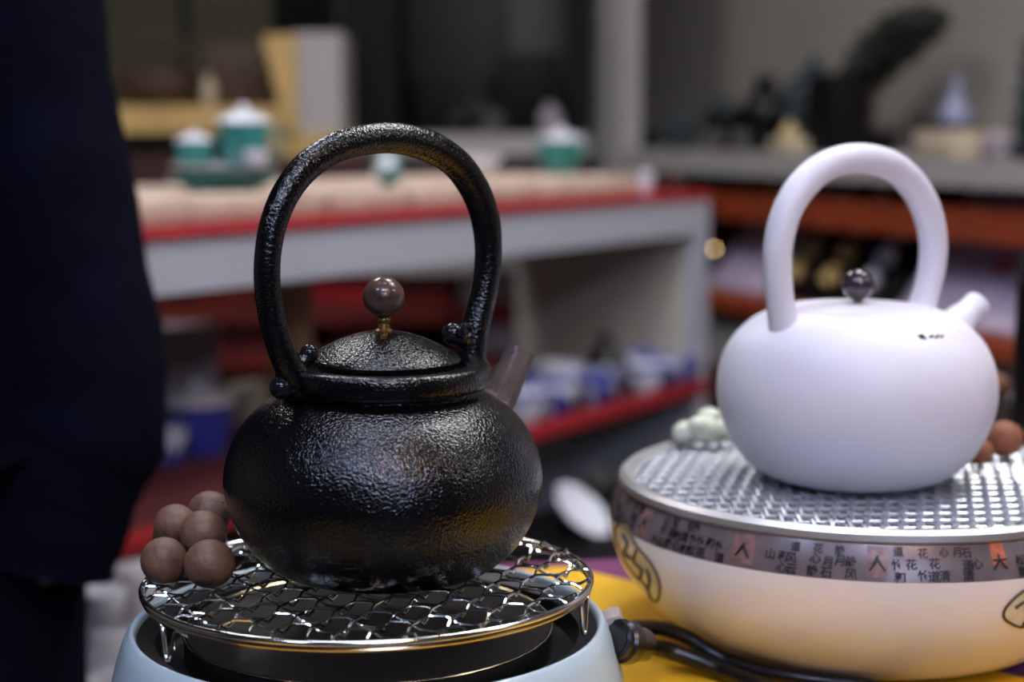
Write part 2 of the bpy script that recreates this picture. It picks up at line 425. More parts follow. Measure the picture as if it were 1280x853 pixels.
# ================================================================= white stove and white kettle
WD = .97; WS = WD / F
W0 = P(1080, 597, WD); WZ = W0.z
ws = thing('ceramic_stove', 'white porcelain electric stove with inscribed grey band under the white kettle', 'stove', (W0.x, W0.y, TZ))
H0 = WZ - TZ
print('white stove height', H0, 'black rack height', GZ - TZ)
def wp(lst): return [(r * WS, H0 + z * WS) for r, z in lst]
BOWL = crom(wp([(0, -190), (160, -190), (176, -196), (200, -194), (236, -178), (274, -146), (302, -108), (315, -72), (318, -46)]), 6)
BOWL[0].y = max(BOWL[0].y, 0)
zmin = min(q[1] for q in BOWL)
BOWL = [Vector((q[0], q[1] - zmin)) if False else Vector((q[0], q[1])) for q in BOWL]
body = obj('bowl_body', lathe(BOWL, 128), 'stove_white', ws)
B1 = Vector((318 * WS, H0 - 46 * WS)); B2 = Vector((300 * WS, H0 - 6 * WS))
band = obj('inscribed_band', lathe([B1, B1.lerp(B2, .5) + Vector((.0012, 0)), B2, Vector((290 * WS, H0 - 6 * WS))], 128), 'band', ws, angle=60)
obj('silver_ring', lathe(wp([(301, -9), (306, -5), (305, 2), (299, 7), (291, 6), (286, 0), (288, -8)]), 128, close=True), 'ring_steel', ws)
obj('mesh_bed', lathe(wp([(0, -7), (288, -7)]), 96), 'mesh_bed', ws)
# woven fine mesh: too small to pick apart, joined
bm = bmesh.new(); R_ = 286 * WS; sx_ = .0047; sy_ = .0150
c_, s_ = math.cos(.06), math.sin(.06)
def mp(x, y, z): return (x * c_ - y * s_, x * s_ + y * c_, z)
zm = H0 - 1.5 * WS
n = int(R_ / sx_)
for i in range(-n, n + 1):
    off = i * sx_; half = math.sqrt(max(0, R_ * R_ - off * off)); st = sy_ / 4; kk = int(half / st)
    if kk < 2: continue
    tube([mp(off, k * st, zm + (1 if i % 2 else -1) * math.cos(PI * k / 4) * .0016) for k in range(-kk, kk + 1)], .0012, 5, bm, caps=False)
n = int(R_ / sy_)
for i in range(-n, n + 1):
    off = i * sy_; half = math.sqrt(max(0, R_ * R_ - off * off))
    tube([mp(-half, off, zm), mp(0, off, zm), mp(half, off, zm)], .0009, 5, bm, caps=False)
fm = obj('woven_mesh', bm, 'mesh_silver', ws); fm['kind'] = 'stuff'
# inscription on the band
def bandpt(th, t, lift=.0004):
    q = B1.lerp(B2, t); bul = .0012 * (1 - abs(2 * t - 1)); r = q.x + bul + lift
    return Vector((r * math.cos(th), r * math.sin(th), q.y + lift * .4))
chars = '山水茶心静风花竹松石泉清云月道和'
def glyph_mesh(ch):
    cu = bpy.data.curves.new('g', 'FONT'); cu.body = ch; cu.size = 1; cu.resolution_u = 1; cu.align_x = 'CENTER'; cu.offset = .018
    go = bpy.data.objects.new('g', cu); COL.objects.link(go); bpy.context.view_layer.update()
    dg = bpy.context.evaluated_depsgraph_get()
    me = bpy.data.meshes.new_from_object(go.evaluated_get(dg))
    vs = [tuple(x.co) for x in me.vertices]; fs = [tuple(p.vertices) for p in me.polygons]
    bpy.data.objects.remove(go); bpy.data.curves.remove(cu); bpy.data.meshes.remove(me)
    return vs, fs
GL = {c: glyph_mesh(c) for c in chars + '人大'}
def band_glyph(bm, ch, th, t0, hgt, lift=.0006):
    vs, fs = GL[ch]
    sl_ = (B2 - B1).length
    nv = [bm.verts.new(bandpt(th + x * hgt * sl_ / (310 * WS), t0 + y * hgt, lift)) for x, y, z in vs]
    for f in fs:
        try: bm.faces.new([nv[i] for i in f])
        except ValueError: pass
def th_of(px, py):
    h = onz(px, py, WZ - 25 * WS)
    # angle on the band seen at this column
    best = None
    for k in range(720):
        th = -PI + k * PI / 720
        q = bandpt(th, .5) + Vector((W0.x, W0.y, TZ))
        r = (CM.transposed() @ (q - C0)); x = 640 + F * r.x / -r.z
        if best is None or abs(x - px) < best[0]: best = (abs(x - px), th)
    return best[1]
seals = [(805, 1.0, 'seal'), (928, 1.25, 'seal'), (1097, 1.0, 'seal'), (1250, .8, 'seal_orange')]
bm = bmesh.new(); ths = []
for px, w_, m_ in seals:
    th = th_of(px, 680); ths.append((th, w_)); dth = .062 * w_ * .5 * 1.1
    sb = bmesh.new(); nx, ny = 6, 3
    t0, t1 = (.12, .88) if m_ == 'seal' else (.4, .92)
    vv = [[sb.verts.new(bandpt(th - dth + 2 * dth * i / nx, t0 + (t1 - t0) * j / ny, .0003)) for i in range(nx + 1)] for j in range(ny + 1)]
    for j in range(ny):
        for i in range(nx): sb.faces.new((vv[j][i], vv[j][i + 1], vv[j + 1][i + 1], vv[j + 1][i]))
    obj('seal_patch', sb, m_, band)
    band_glyph(bm, '人' if w_ > .9 else '大', th, .30, .42)
th = -PI
while th < PI:
    if all(abs(th - a) > .05 * w_ + .012 for a, w_ in ths):
        for row, hh in ((.04, .30), (.36, .29), (.66, .26)):
            if random.random() < (.8 if row < .5 else .45):
                band_glyph(bm, random.choice(chars), th + random.uniform(-.008, .008), row + random.uniform(-.03, .03), hh)
    th += .040
ins = obj('inscription', bm, 'ink', band, smooth=False); ins['kind'] = 'stuff'
# painted motifs on the bowl
def bowlhit(px, py, lift=.0005):
    o = C0 - Vector((W0.x, W0.y, TZ)); r = D(px, py)
    prof = [q for q in BOWL]
    def rad(z):
        for a, b in zip(prof, prof[1:]):
            if a.y <= z <= b.y and b.y > a.y: return a.x + (b.x - a.x) * (z - a.y) / (b.y - a.y)
        return prof[-1].x if z > prof[-1].y else 0
    t = .5; best = None
    while t < 1.4:
        q = o + r * t; dd = math.hypot(q.x, q.y) - rad(q.z)
        if best is None or dd < best[0]: best = (dd, q.copy())
        if dd < 0: break
        t += .0008
    q = best[1]; R2 = rad(q.z) + lift; a = math.atan2(q.y, q.x)
    return Vector((R2 * math.cos(a), R2 * math.sin(a), q.z))
def motif(outline, inner, name='painted_motif'):
    ol = [bowlhit(*q) for q in outline]
    fb = bmesh.new(); c = bowlhit(sum(q[0] for q in outline) / len(outline), sum(q[1] for q in outline) / len(outline), .0007)
    cv = fb.verts.new(c); vs = [fb.verts.new(q) for q in ol]
    for i in range(len(vs)): fb.faces.new((cv, vs[i], vs[(i + 1) % len(vs)]))
    p = obj(name, fb, 'motif_fill', body)
    lb = tube(crom(ol + [ol[0]], 3), .0008, 6)
    for s in inner: tube(crom([bowlhit(*q, lift=.0009) for q in s], 3), .0009, 6, lb)
    o2 = obj('motif_outline', lb, 'ink_brown', p)
motif([(770, 660), (778, 655), (787, 663), (795, 680), (803, 690), (815, 704), (824, 722), (826, 738), (822, 752), (815, 748), (808, 732), (795, 720), (783, 704), (776, 688), (771, 674)],
      [[(780, 668), (786, 680), (782, 692), (790, 698)], [(797, 688), (794, 702), (804, 712), (802, 722)], [(810, 712), (814, 726), (812, 738)]])
motif([(1310, 728), (1290, 732), (1272, 744), (1256, 760), (1254, 772), (1264, 780), (1276, 784), (1285, 780), (1300, 772), (1318, 770), (1322, 748)],
      [[(1268, 760), (1280, 752), (1290, 760)], [(1276, 784), (1284, 772), (1300, 764)]])

WK = onz(1066, 597, WZ + .0015)
wk = thing('ceramic_kettle', 'matte white porcelain kettle with arched handle on the white stove', 'kettle', WK)
def wkp(lst): return [(r * WS, z * WS) for r, z in lst]
obj('body', lathe(crom(wkp([(0, 4), (70, 4), (82, 0), (100, 3), (128, 18), (151, 46), (166, 82), (170, 112), (166, 142), (153, 171), (131, 194), (108, 207), (92, 212), (88, 211)]), 5), 128), 'white_glaze', wk)
wl = obj('lid', lathe(crom(wkp([(0, 218), (30, 217.5), (60, 216), (80, 214.5), (86, 213), (88, 208)]), 4), 96), 'white_glaze', wk)
k2 = obj('knob', ball(20 * WS, (0, 0, 240 * WS), seg=28), 'purple_ball', wk)
obj('knob_stem', lathe(wkp([(0, 214), (8, 214), (8, 217), (5, 219), (5, 224), (0, 224)]), 24), 'brass', k2)
AZ2 = math.radians(32)
hd2 = Vector((math.cos(AZ2), math.sin(AZ2), 0)); hn2 = Vector((math.sin(AZ2), -math.cos(AZ2), 0))
def wpt(px, py): return onpl(px, py, WK, hn2) - WK
hp2 = [(984, 425), (980, 405), (975, 375), (972, 340), (973, 305), (982, 268), (1000, 236), (1025, 212), (1055, 200), (1085, 199), (1115, 208), (1140, 230), (1157, 260), (1166, 296), (1165, 332), (1158, 364), (1150, 390), (1147, 408)]
hr2 = [22, 18.5, 17, 17, 17.5, 18, 18.5, 18.5, 18.5, 18.5, 18.5, 18.5, 18.5, 18, 17.5, 17, 18, 24]
f2 = crom([wpt(*q) for q in hp2], 5); r2 = []
for i in range(len(hr2) - 1):
    for k in range(5): r2.append((hr2[i] + (hr2[i + 1] - hr2[i]) * k / 5) * WS)
r2.append(hr2[-1] * WS)
obj('handle', tube(f2, r2, 28), 'white_glaze', wk)
s2 = crom([wpt(1165, 437), wpt(1185, 417), wpt(1204, 397), wpt(1219, 383), wpt(1224, 378)], 6)
sr2 = [40 - 22 * min(1, i / 14) ** .7 for i in range(len(s2))]
sr2[-1] = 11; sr2[-2] = 15.5; sr2[-3] = 17.5
obj('spout', tube(s2, [r * WS for r in sr2], 24), 'white_glaze', wk)
# little painted mark on the shoulder
bm = bmesh.new()
def shoulder(px, py):
    o = C0 - WK; r = D(px, py); t = .7
    prof = crom(wkp([(170, 112), (166, 142), (153, 171), (131, 194), (108, 207), (92, 212)]), 5)
    while t < 1.2:
        q = o + r * t
        for a, b in zip(prof, prof[1:]):
            if a.y <= q.z <= b.y and math.hypot(q.x, q.y) < a.x + (b.x - a.x) * (q.z - a.y) / (b.y - a.y): return q - r * .0012
        t += .0006
    return o + r * .9
for s in ([(1148, 419), (1154, 423)], [(1152, 418), (1157, 424)], [(1162, 421), (1167, 420)], [(1170, 422), (1173, 419)], [(1176, 421), (1179, 420)]):
    tube([shoulder(*s[0]), shoulder(*s[1])], .0006, 6, bm)
obj('painted_mark', bm, 'ink', wk)

gw = WZ + .0015
dn = depth_on(1255, 573, gw); nut(1255, 549, dn, 24, 'large warm brown nut on the silver mesh beside the white kettle', 'nut_warm', 'brown nuts beside the white kettle')
dn = depth_on(1224, 582, gw); nut(1224, 565, dn, 17, 'small warm brown nut pressed against the white kettle on the silver mesh', 'nut_warm', 'brown nuts beside the white kettle')
# pale jade-like lump
jc = onz(880, 557, gw)
jl = thing('jade_ornament', 'pale greenish white lumpy ornament on the silver mesh behind the white kettle', 'ornament', jc)
for i, (x, y, z, r) in enumerate(((0, 0, .010, .0105), (-.011, .002, .008, .0085), (.011, .004, .009, .009), (.004, .006, .0165, .008), (-.004, -.004, .0135, .007))):
    obj('lobe', ball(r, (x, y, z), seg=16, sc=(1.1, 1, .9), lump=.03), 'jade', jl)

# --- second dark stove at the edge behind, with a black canister and a nut
q = onz(1330, 545, .86)
q = P(1372, 522, 1.40)
bs = thing('black_stove', 'black round stove with shiny rim behind the white stove', 'stove', (q.x, q.y, TZ))
hz = q.z - TZ
obj('stove_body', lathe(crom([(0, 0), (.105, 0), (.118, .006), (.121, hz * .5), (.116, hz - .006), (.115, hz)], 4), 64), 'black_glaze', bs)
obj('top_plate', lathe([(0, hz - .001), (.113, hz - .001)], 64), 'glass_plate', bs)
obj('rim_ring', tube(circ(.114, hz, 64), .0022, 8, closed=True), 'chrome', bs)
sst = thing('side_stand', 'small black side stand under the black stove', 'stand', (q.x, q.y, 0))
obj('stand_top', box((0, 0, TZ - .0125), (.27, .26, .025)), 'black_matte', sst, smooth=False)
for a_ in (-.11, .11):
    for b_ in (-.085, .085): obj('leg', box((a_, b_, (TZ - .025) / 2), (.03, .03, TZ - .025)), 'black_matte', sst, smooth=False)
cn = thing('tea_canister', 'tall black tea canister standing on the black stove', 'canister', (P(1340, 500, 1.40).x, q.y - .005, q.z + .0035))
obj('body', lathe(crom([(0, 0), (.048, 0), (.051, .004), (.051, .10), (.047, .108), (.0, .108)], 2), 48), 'black_glaze', cn)
obj('lid', lathe([(0, .145), (.03, .145), (.048, .135), (.050, .108), (.0, .108)], 48), 'black_glaze', cn)
nn = P(1243, 475, 1.33)
nut(1243, 484, depth_on(1243, 503, q.z), 19, 'blurred brown nut on the black stove beside the tea canister', 'nut_warm', 'brown nuts beside the white kettle')

# ================================================================= display bench (white rack with red cloth)
ZT = HC - .135
A1 = onz(887, 247, ZT); A0 = onz(190, 301, ZT)
U = (A0 - A1); U.z = 0; LB = U.length; U.normalize()      # from the far end towards the near end
Wb = Vector((U.y, -U.x, 0))
if Wb.y < 0: Wb = -Wb                                      # away from the camera
ub = math.atan2(U.y, U.x)
RB = Matrix(((U.x, Wb.x, 0), (U.y, Wb.y, 0), (0, 0, 1)))
def BP(a, b, z): return Vector((A1.x, A1.y, 0)) + U * a + Wb * b + Vector((0, 0, z))
def bbox(a0, a1, b0, b1, z0, z1, bev=0):
    c = BP((a0 + a1) / 2, (b0 + b1) / 2, (z0 + z1) / 2) - A1B
    return box(c, (a1 - a0, b1 - b0, z1 - z0), rot=RB, bev=bev)
A1B = Vector((A1.x, A1.y, 0))
ZL = HC - .470
LE = LB + .30
bench = thing('display_bench', 'white lacquered two tier display bench with red cloth edges', 'bench', A1B)
obj('top_board', bbox(0, LE, 0, .40, ZT - .066, ZT), 'lacquer_white', bench, smooth=False)
obj('end_panel', bbox(0, .055, 0, .40, .0, ZT - .066), 'lacquer_white', bench, smooth=False)
obj('end_lining', bbox(.055, .06, .02, .39, ZL, ZT - .07), 'panel_cream', bench, smooth=False)
obj('end_panel', bbox(LE - .05, LE, 0, .40, 0, ZT - .066), 'lacquer_white', bench, smooth=False)
obj('lower_shelf', bbox(.056, LE - .05, -.02, .46, ZL - .03, ZL - .004), 'wood_dark', bench, smooth=False)
obj('bottom_shelf', bbox(.056, LE - .05, .0, .40, .26, .28), 'wood_dark', bench, smooth=False)
pp = onz(364, 470, ZL)
obj('support_post', box(P(364, 400, 2.45) * 1 - A1B - Vector((0, 0, P(364, 400, 2.45).z)) + Vector((0, 0, (ZL + ZT - .066) / 2)), (.045, .045, ZT - .066 - ZL), rot=RB), 'wood_tan', bench, smooth=False)
rc = obj('red_cloth', bbox(-.004, LE, -.006, .40, ZT, ZT + .011, .002), 'cloth_red', smooth=False); rc.location = A1B
tag(rc, 'red cloth laid over the top of the white bench', 'cloth')
rc2 = obj('red_cloth', bbox(.058, LE - .052, -.026, .46, ZL - .004, ZL + .001), 'cloth_red_dark', smooth=False); rc2.location = A1B  # shade on the shelf cloth is put into its darker red
obj('lit_front_edge', bbox(.058, LE - .052, -.034, -.024, ZL - .022, ZL + .004, .002), 'cloth_red', rc2)  # brighter red strip stands for the lit front edge of the cloth
tag(rc2, 'red cloth with painted-in shade lining the lower shelf under the blue porcelain', 'cloth')
lit_edge = None
z1 = ZT + .011
ml = [(.20, .50), (.52, .84), (.86, 1.03), (1.045, LE - .05)]
for i, (a, b) in enumerate(ml):
    o = obj('padded_mat', bbox(a, b, .035, .38, z1, z1 + .036, .012), 'mat_beige'); o.location = A1B
    tag(o, ['beige padded mat under the white dish and the green lidded jar', 'bare beige padded mat between the white dish and the small teal ball', 'beige padded mat under the small white and teal ball', 'pinkish beige padded mat under the teal tea set'][i], 'mat', 'padded mats on the bench')
z2 = z1 + .036

# --- ceramics
def lth(name, label, cat, loc, parts, group=None, rz=0):
    t = thing(name, label, cat, loc, rz, group)
    for pn, prof, m in parts: obj(pn, lathe(crom(prof, 3) if len(prof) > 3 else prof, 32), m, t)
    return t
def cup(loc, r, h, m1, label, m2=None, group=None, name='cup', cat='cup'):
    t = lth(name, label, cat, loc, [('cup_body', [(0, .0), (r * .55, 0), (r * .58, h * .06), (r * .85, h * .35), (r * .97, h * .75), (r, h), (r * .95, h), (r * .88, h * .5), (r * .4, h * .15), (0, h * .13)], m1)], group)
    if m2: obj('rim_band', lathe([(r * .985, h * .8), (r * 1.012, h * .82), (r * 1.015, h), (r * .99, h * 1.01)], 32, close=True), m2, t)
    return t
def jar(loc, r, h, m1, m2, label, group=None, knob=True, name='lidded_jar', cat='jar', handle=False):
    t = lth(name, label, cat, loc, [('jar_body', [(0, 0), (r * .7, 0), (r * .78, h * .05), (r * .98, h * .3), (r, h * .6), (r * .96, h * .72), (r * .9, h * .72)], m1),
        ('lid', [(0, h * .9), (r * .4, h * .88), (r * .85, h * .8), (r * 1.08, h * .74), (r * 1.06, h * .70), (r * .8, h * .71)], m2)], group)
    if knob: obj('lid_knob', ball(r * .2, (0, 0, h * .93), seg=16), m2, t)
    if handle:
        obj('handle', tube(crom([Vector((r * .95, 0, h * .6)), Vector((r * 1.4, 0, h * .58)), Vector((r * 1.45, 0, h * .3)), Vector((r * .95, 0, h * .2))], 5), r * .1, 10), m1, t)
    return t
def plate(loc, r, m, label, group=None, tilt=None, h=.02):
    t = thing('plate', label, 'plate', loc, 0, group)
    obj('dish', lathe(crom([(0, .004), (r * .55, .004), (r * .6, 0), (r * .65, .004), (r * .9, h * .7), (r, h), (r * .98, h * 1.1), (r * .6, h * .5), (0, h * .42)], 3), 48), m, t)
    if tilt: t.rotation_euler = tilt
    return t
def bench_at(px, b, z):
    q = onpl(px, 300, A1B + Wb * b, Wb); return Vector((q.x, q.y, z))
def item(px, py, z): return onz(px, py, z)
# teal tea set on the mat
pt = item(280, 238, z2)
plate(pt, .074, 'teal', 'teal rimmed tray holding the teal tea set', h=.018)
o = plate(pt + Vector((0, 0, .0195)), .070, 'porcelain', 'pale saucer stacked on the teal tray', h=.014)
jar(pt + Vector((.026, .010, .028)), .034, .088, 'teal', 'porcelain', 'tall teal patterned lidded mug of the tea set', None, True, 'lidded_mug', 'mug', True)
jar(pt + Vector((-.038, -.004, .0292)), .024, .052, 'teal', 'porcelain', 'short teal lidded cup beside the tall mug', None, True, 'lidded_cup', 'cup')
cup(pt + Vector((.050, -.037, .0322)), .016, .022, 'porcelain', 'tiny white cup on the edge of the teal saucer')
# other things on the bench top
p_ = bench_at(485, .062, z2); lth('ceramic_ball', 'small white and teal ceramic ball seen through the black handle', 'ornament', p_, [('ball', [(0, 0), (.012, .002), (.020, .014), (.021, .026), (.014, .040), (0, .045)], 'teal_mix')])
p_ = bench_at(592, .27, z2); plate(p_, .052, 'porcelain', 'white dish on the beige mats right beside the black handle', h=.03)
p_ = bench_at(700, .16, z2)
jar(p_, .040, .085, 'teal', 'porcelain', 'squat green and pink lidded jar on the beige mats', None, True)
p_ = item(806, 243, z1); cup(p_, .016, .040, 'porcelain', 'small white cup on the red cloth at the bench end')
p_ = item(842, 240, z1); cup(p_, .022, .032, 'brown', 'small brown cup on the red cloth at the bench end')
# blue porcelain on the lower shelf
zl = ZL + .001
p_ = item(247, 566, zl); jar(p_, .052, .105, 'blue_glaze', 'porcelain', 'blue lidded jar with white lid beside the black kettle', None, True)
p_ = Vector((-.476, 2.250, zl)); cup(p_, .026, .055, 'porcelain_blue', 'white and blue cup beside the blue lidded jar')
p_ = item(236, 540, zl)
ct = thing('carton', 'pale grey carton behind the blue lidded jar', 'box', p_, .35)
obj('carton_body', box((0, 0, .075), (.085, .07, .15), bev=.003), 'carton', ct); obj('carton_lid', box((0, 0, .155), (.092, .077, .022), bev=.003), 'carton', ct)
p_ = item(318, 530, zl)
o = obj('wooden_box', box((0, 0, .032), (.075, .06, .064), rot=RB, bev=.004), 'cream'); o.location = p_; tag(o, 'small cream wooden box beside the blue lidded jar', 'box')
spots = [(655, 530, .034, .050), (692, 518, .040, .052), (660, 498, .040, .045), (700, 492, .046, .050), (752, 506, .037, .050), (757, 485, .036, .046), (800, 490, .034, .048), (826, 482, .036, .052), (850, 477, .033, .040), (776, 476, .032, .048), (806, 470, .032, .050)]
fixed = {2: (.432, .135), 4: (.400, .001), 6: (.240, -.003), 7: (.166, .008), 8: (.0945, .002), 9: (.162, .098), 10: (.0945, .085)}   # along and across the shelf, so that the cups stand clear of each other
labs = ['white and blue cup at the shelf edge beside the iron spout', 'wide blue and white bowl next to the iron spout', 'blue and white cup behind the iron spout', 'pale bowl in the second row behind the iron spout',
        'blue banded bowl in the middle of the red shelf', 'white bowl under the black conical lid', 'small blue patterned cup on the red shelf', 'blue and white cup near the bench end panel', 'low pale cup touching the bench end panel', 'blue patterned bowl behind the small cups', 'white cup in the back row by the bench end panel']
for i, (x, y, r, h) in enumerate(spots):
    p_ = BP(*fixed[i], zl) if i in fixed else item(x, y, zl)
    cup(p_, r, h, 'porcelain_blue' if i % 3 else 'porcelain', labs[i], 'blue_glaze' if i % 2 == 0 else 'porcelain', 'blue porcelain on the red shelf')
p_ = item(757, 485, zl) + Vector((0, 0, .047))
lth('conical_lid', 'black conical lid resting on a white bowl', 'lid', p_, [('cone', [(0, .056), (.008, .054), (.020, .030), (.038, .004), (.037, 0), (0, .001)], 'black_glaze')])
# porcelain on the bottom shelf and floor level
stand = thing('low_stand', 'low black step in front of the bench holding white cups', 'stand', A1B)
zs = .50
obj('stand_top', bbox(.10, 1.72, -.34, -.05, zs - .03, zs), 'black_matte', stand, smooth=False)
for a_ in (.15, 1.67):
    for b_ in (-.31, -.08): obj('leg', bbox(a_ - .02, a_ + .02, b_ - .02, b_ + .02, 0, zs - .03), 'black_matte', stand, smooth=False)
pc = onz(134, 880, zs)
for k, (dx, r, lb) in enumerate(((.010, .031, 'white bowl at the bottom of the stack on the black step'), (-.003, .030, 'white bowl in the middle of the stack on the black step'), (-.004, .028, 'white bowl topping the stack on the black step'))):
    cup(pc + Vector((dx, 0, k * .041)), r, .041, 'porcelain', lb, None, 'white cups on the black step')
cup(onz(172, 850, zs), .020, .040, 'porcelain', 'single small white cup on the black step beside the stack', None, 'white cups on the black step')
cup(onz(100, 900, zs), .022, .045, 'porcelain', 'small white cup between the stack and the navy clad person', None, 'white cups on the black step')
cup(onz(180, 813, zs), .032, .095, 'porcelain', 'tall white cup standing behind the stack on the black step', None, 'white cups on the black step')
pq = onz(725, 641, zs + .0300)
pk = thing('plate', 'oval white plate leaning tilted on the black step behind the kettle table', 'plate', pq)
obj('dish', lathe(crom([(0, -.007), (.028, -.007), (.040, -.002), (.050, .006), (.048, .008), (.028, -.002), (0, -.003)], 3), 48), 'porcelain', pk)
nw = CM @ Vector((.60, .68, .42)); xw = CM @ Vector((.75, -.66, 0)); xw = (xw - nw * xw.dot(nw) / nw.length_squared).normalized(); nw.normalize(); yw = nw.cross(xw)
pk.rotation_euler = Matrix(((xw.x, yw.x, nw.x), (xw.y, yw.y, nw.y), (xw.z, yw.z, nw.z))).to_euler()
bpy.context.view_layer.update()
up = pq - xw * .022 - nw * .0075                            # point under the plate's raised side
es = thing('plate_stand', 'small black prop holding up the leaning oval plate', 'stand', (up.x, up.y, zs))
obj('base', box((0, 0, .003), (.034, .034, .006), bev=.001), 'black_matte', es)
obj('prop', tube([(0, 0, .004), (0, 0, (up.z - zs) * .6), (0, 0, up.z - zs)], .004, 10), 'black_matte', es)
cup(onz(748, 618, zs), .026, .035, 'gray_obj', 'dark grey bowl behind the leaning plate')

# ================================================================= wall unit on the right (grey shelf over red wood rails)
Q1 = P(850, 216, 3.7); ZW = Q1.z
Q2 = P(1280, 246, 2.72)
V = Vector((Q2.x - Q1.x, Q2.y - Q1.y, 0)); LV = V.length; V.normalize()
N = Vector((-V.y, V.x, 0))
if N.y < 0: N = -N
RV = Matrix(((V.x, N.x, 0), (V.y, N.y, 0), (0, 0, 1)))
Q0 = Vector((Q1.x, Q1.y, 0))
def wbox(a0, a1, b0, b1, z0, z1, bev=0, lean=0):
    return box(V * ((a0 + a1) / 2) + N * ((b0 + b1) / 2) + Vector((0, 0, (z0 + z1) / 2)), (a1 - a0, b1 - b0, z1 - z0), rot=RV, bev=bev)
def onface(px, py, b):   # on the vertical plane b metres behind the shelf's front
    return onpl(px, py, Q0 + N * b, N)
def va(p): return (p - Q0).dot(V)
unit = thing('shelf_unit', 'grey wall shelf unit with red wood rails behind the white kettle', 'shelf', Q0)
aL = va(onface(745, 100, 0)); aL2 = va(onface(781, 100, 0))
obj('shelf_board', prism([V * a_ + N * b_ for a_, b_ in ((1.9, 0), (1.9, .36), (-.95, .36), (aL, 0))], ZW, ZW + .048), 'board_gray', unit, smooth=False)
obj('side_post', wbox(aL, aL2, -.01, .045, 0, 2.3), 'board_gray', unit, smooth=False)
obj('back_panel', wbox(-.95, 1.9, .36, .38, 0, 2.3), 'wall', unit, smooth=False)
zr1 = onface(1100, 291, .02).z; zr2 = onface(1100, 253, .02).z
obj('upper_rail', wbox(aL2, 1.9, .02, .05, zr1, zr2), 'wood_red', unit, smooth=False)
zb = onface(1240, 424, .0).z
obj('lower_ledge', wbox(aL2, 1.9, -.02, .36, zb - .03, zb), 'wood_red', unit, smooth=False)
obj('plinth', wbox(aL2, 1.9, .02, .36, zb - .16, zb - .03), 'board_gray', unit, smooth=False)
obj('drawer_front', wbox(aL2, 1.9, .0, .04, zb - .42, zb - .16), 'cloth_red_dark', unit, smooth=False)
obj('inner_panel', wbox(aL2, 1.9, .233, .255, zb, ZW), 'wood_dark', unit, smooth=False)
# leaning boards and the black tray on the ledge
def leaning(name, label, cat, px0, px1, m, pyt, extra=None):
    a0 = va(onface(px0, 385, .06)); a1 = va(onface(px1, 385, .06)); hh = .30
    t = thing(name, label, cat, Q0 + V * ((a0 + a1) / 2) + N * .04 + Vector((0, 0, zb + .0070)))
    lean = Matrix.Rotation(math.radians(-38), 3, 'X')
    t.rotation_euler = (RV @ lean).to_euler()
    obj('board', box((0, .006, hh / 2), (a1 - a0, .012, hh), bev=.002), m, t)
    return t, a1 - a0, hh
leaning('print_board', 'lilac printed board leaning beside the bench post', 'board', 893, 962, 'print_lilac', 270)
bt, bw, bh = leaning('display_tray', 'black tray holding rows of pale round cups', 'tray', 968, 1118, 'black_matte', 280)
pr, pw, phh = leaning('print_board', 'lilac printed board with a red spot behind the white spout', 'board', 1128, 1300, 'print_lilac', 290)
obj('red_print', lathe([(0, 0), (.022, 0)], 24), 'print_red', pr).location = (.02, -.001, .13)
pr.children[1].rotation_euler = (PI / 2, 0, 0)
bpy.context.view_layer.update()
bl = bt.rotation_euler.to_matrix()
for i in range(3):
    for j in range(4):
        lx = (-.055, .0, .055)[i] * bw / .16 * .9; lz = .055 + j * .062
        m_ = 'ivory_yellow' if j < 2 and i < 2 else 'porcelain'
        o = obj('tasting_cup', lathe(crom([(0, 0), (.012, 0), (.022, .012), (.023, .022), (.021, .022), (.01, .006), (0, .005)], 2), 20), m_)
        o.location = bt.location + bl @ Vector((lx, -.001, lz)); o.rotation_euler = (bl @ Matrix.Rotation(PI / 2, 3, 'X')).to_euler()
        tag(o, '%s tasting cup, %s row of the black tray, %s' % ('ivory yellow' if m_ == 'ivory_yellow' else 'pale white', ('bottom', 'second lowest', 'second highest', 'top')[j], ('towards the bench post', 'middle column', 'towards the red spot')[i]), 'cup', 'tasting cups in the black tray')
lt = onface(893, 311, .012)
lb_ = thing('indicator_lamp', 'tiny round warm lamp beside the bench post', 'light', lt)
obj('bulb', ball(.0045, (0, 0, 0), seg=12), 'bulb_warm', lb_); obj('bulb_base', lathe([(.0, .003), (.004, .004), (.004, .012), (0, .012)], 12), 'black_matte', lb_)
obj('lamp_wire', tube([(0, 0, .011), (0, 0, ZW - lt.z)], .0012, 6), 'black_matte', lb_)
# things on the wall shelf
zsf = ZW + .048
def son(px, b): 
    p = onface(px, 200, b); return Vector((p.x, p.y, zsf))
def pxh(npx, p): return npx * (p - C0).length / F
def teapot(loc, r, h, m, label, rz=0, group=None):
    t = thing('teapot', label, 'teapot', loc, rz, group)
    obj('pot_body', lathe(crom([(0, 0), (r * .6, 0), (r * .9, h * .2), (r, h * .42), (r * .8, h * .68), (r * .45, h * .75), (0, h * .76)], 3), 28), m, t)
    obj('lid', lathe(crom([(0, h * .9), (r * .2, h * .88), (r * .48, h * .78), (r * .46, h * .74), (0, h * .74)], 2), 24), m, t)
    obj('lid_knob', ball(r * .12, (0, 0, h * .94), seg=10), m, t)
    obj('spout', tube(crom([Vector((r * .8, 0, h * .3)), Vector((r * 1.2, 0, h * .45)), Vector((r * 1.5, 0, h * .75))], 4), [r * .2 - r * .1 * k / 8 for k in range(9)], 10), m, t)
    obj('handle', tube(crom([Vector((-r * .8, 0, h * .6)), Vector((-r * 1.4, 0, h * .6)), Vector((-r * 1.4, 0, h * .25)), Vector((-r * .85, 0, h * .2))], 4), r * .09, 8), m, t)
    return t
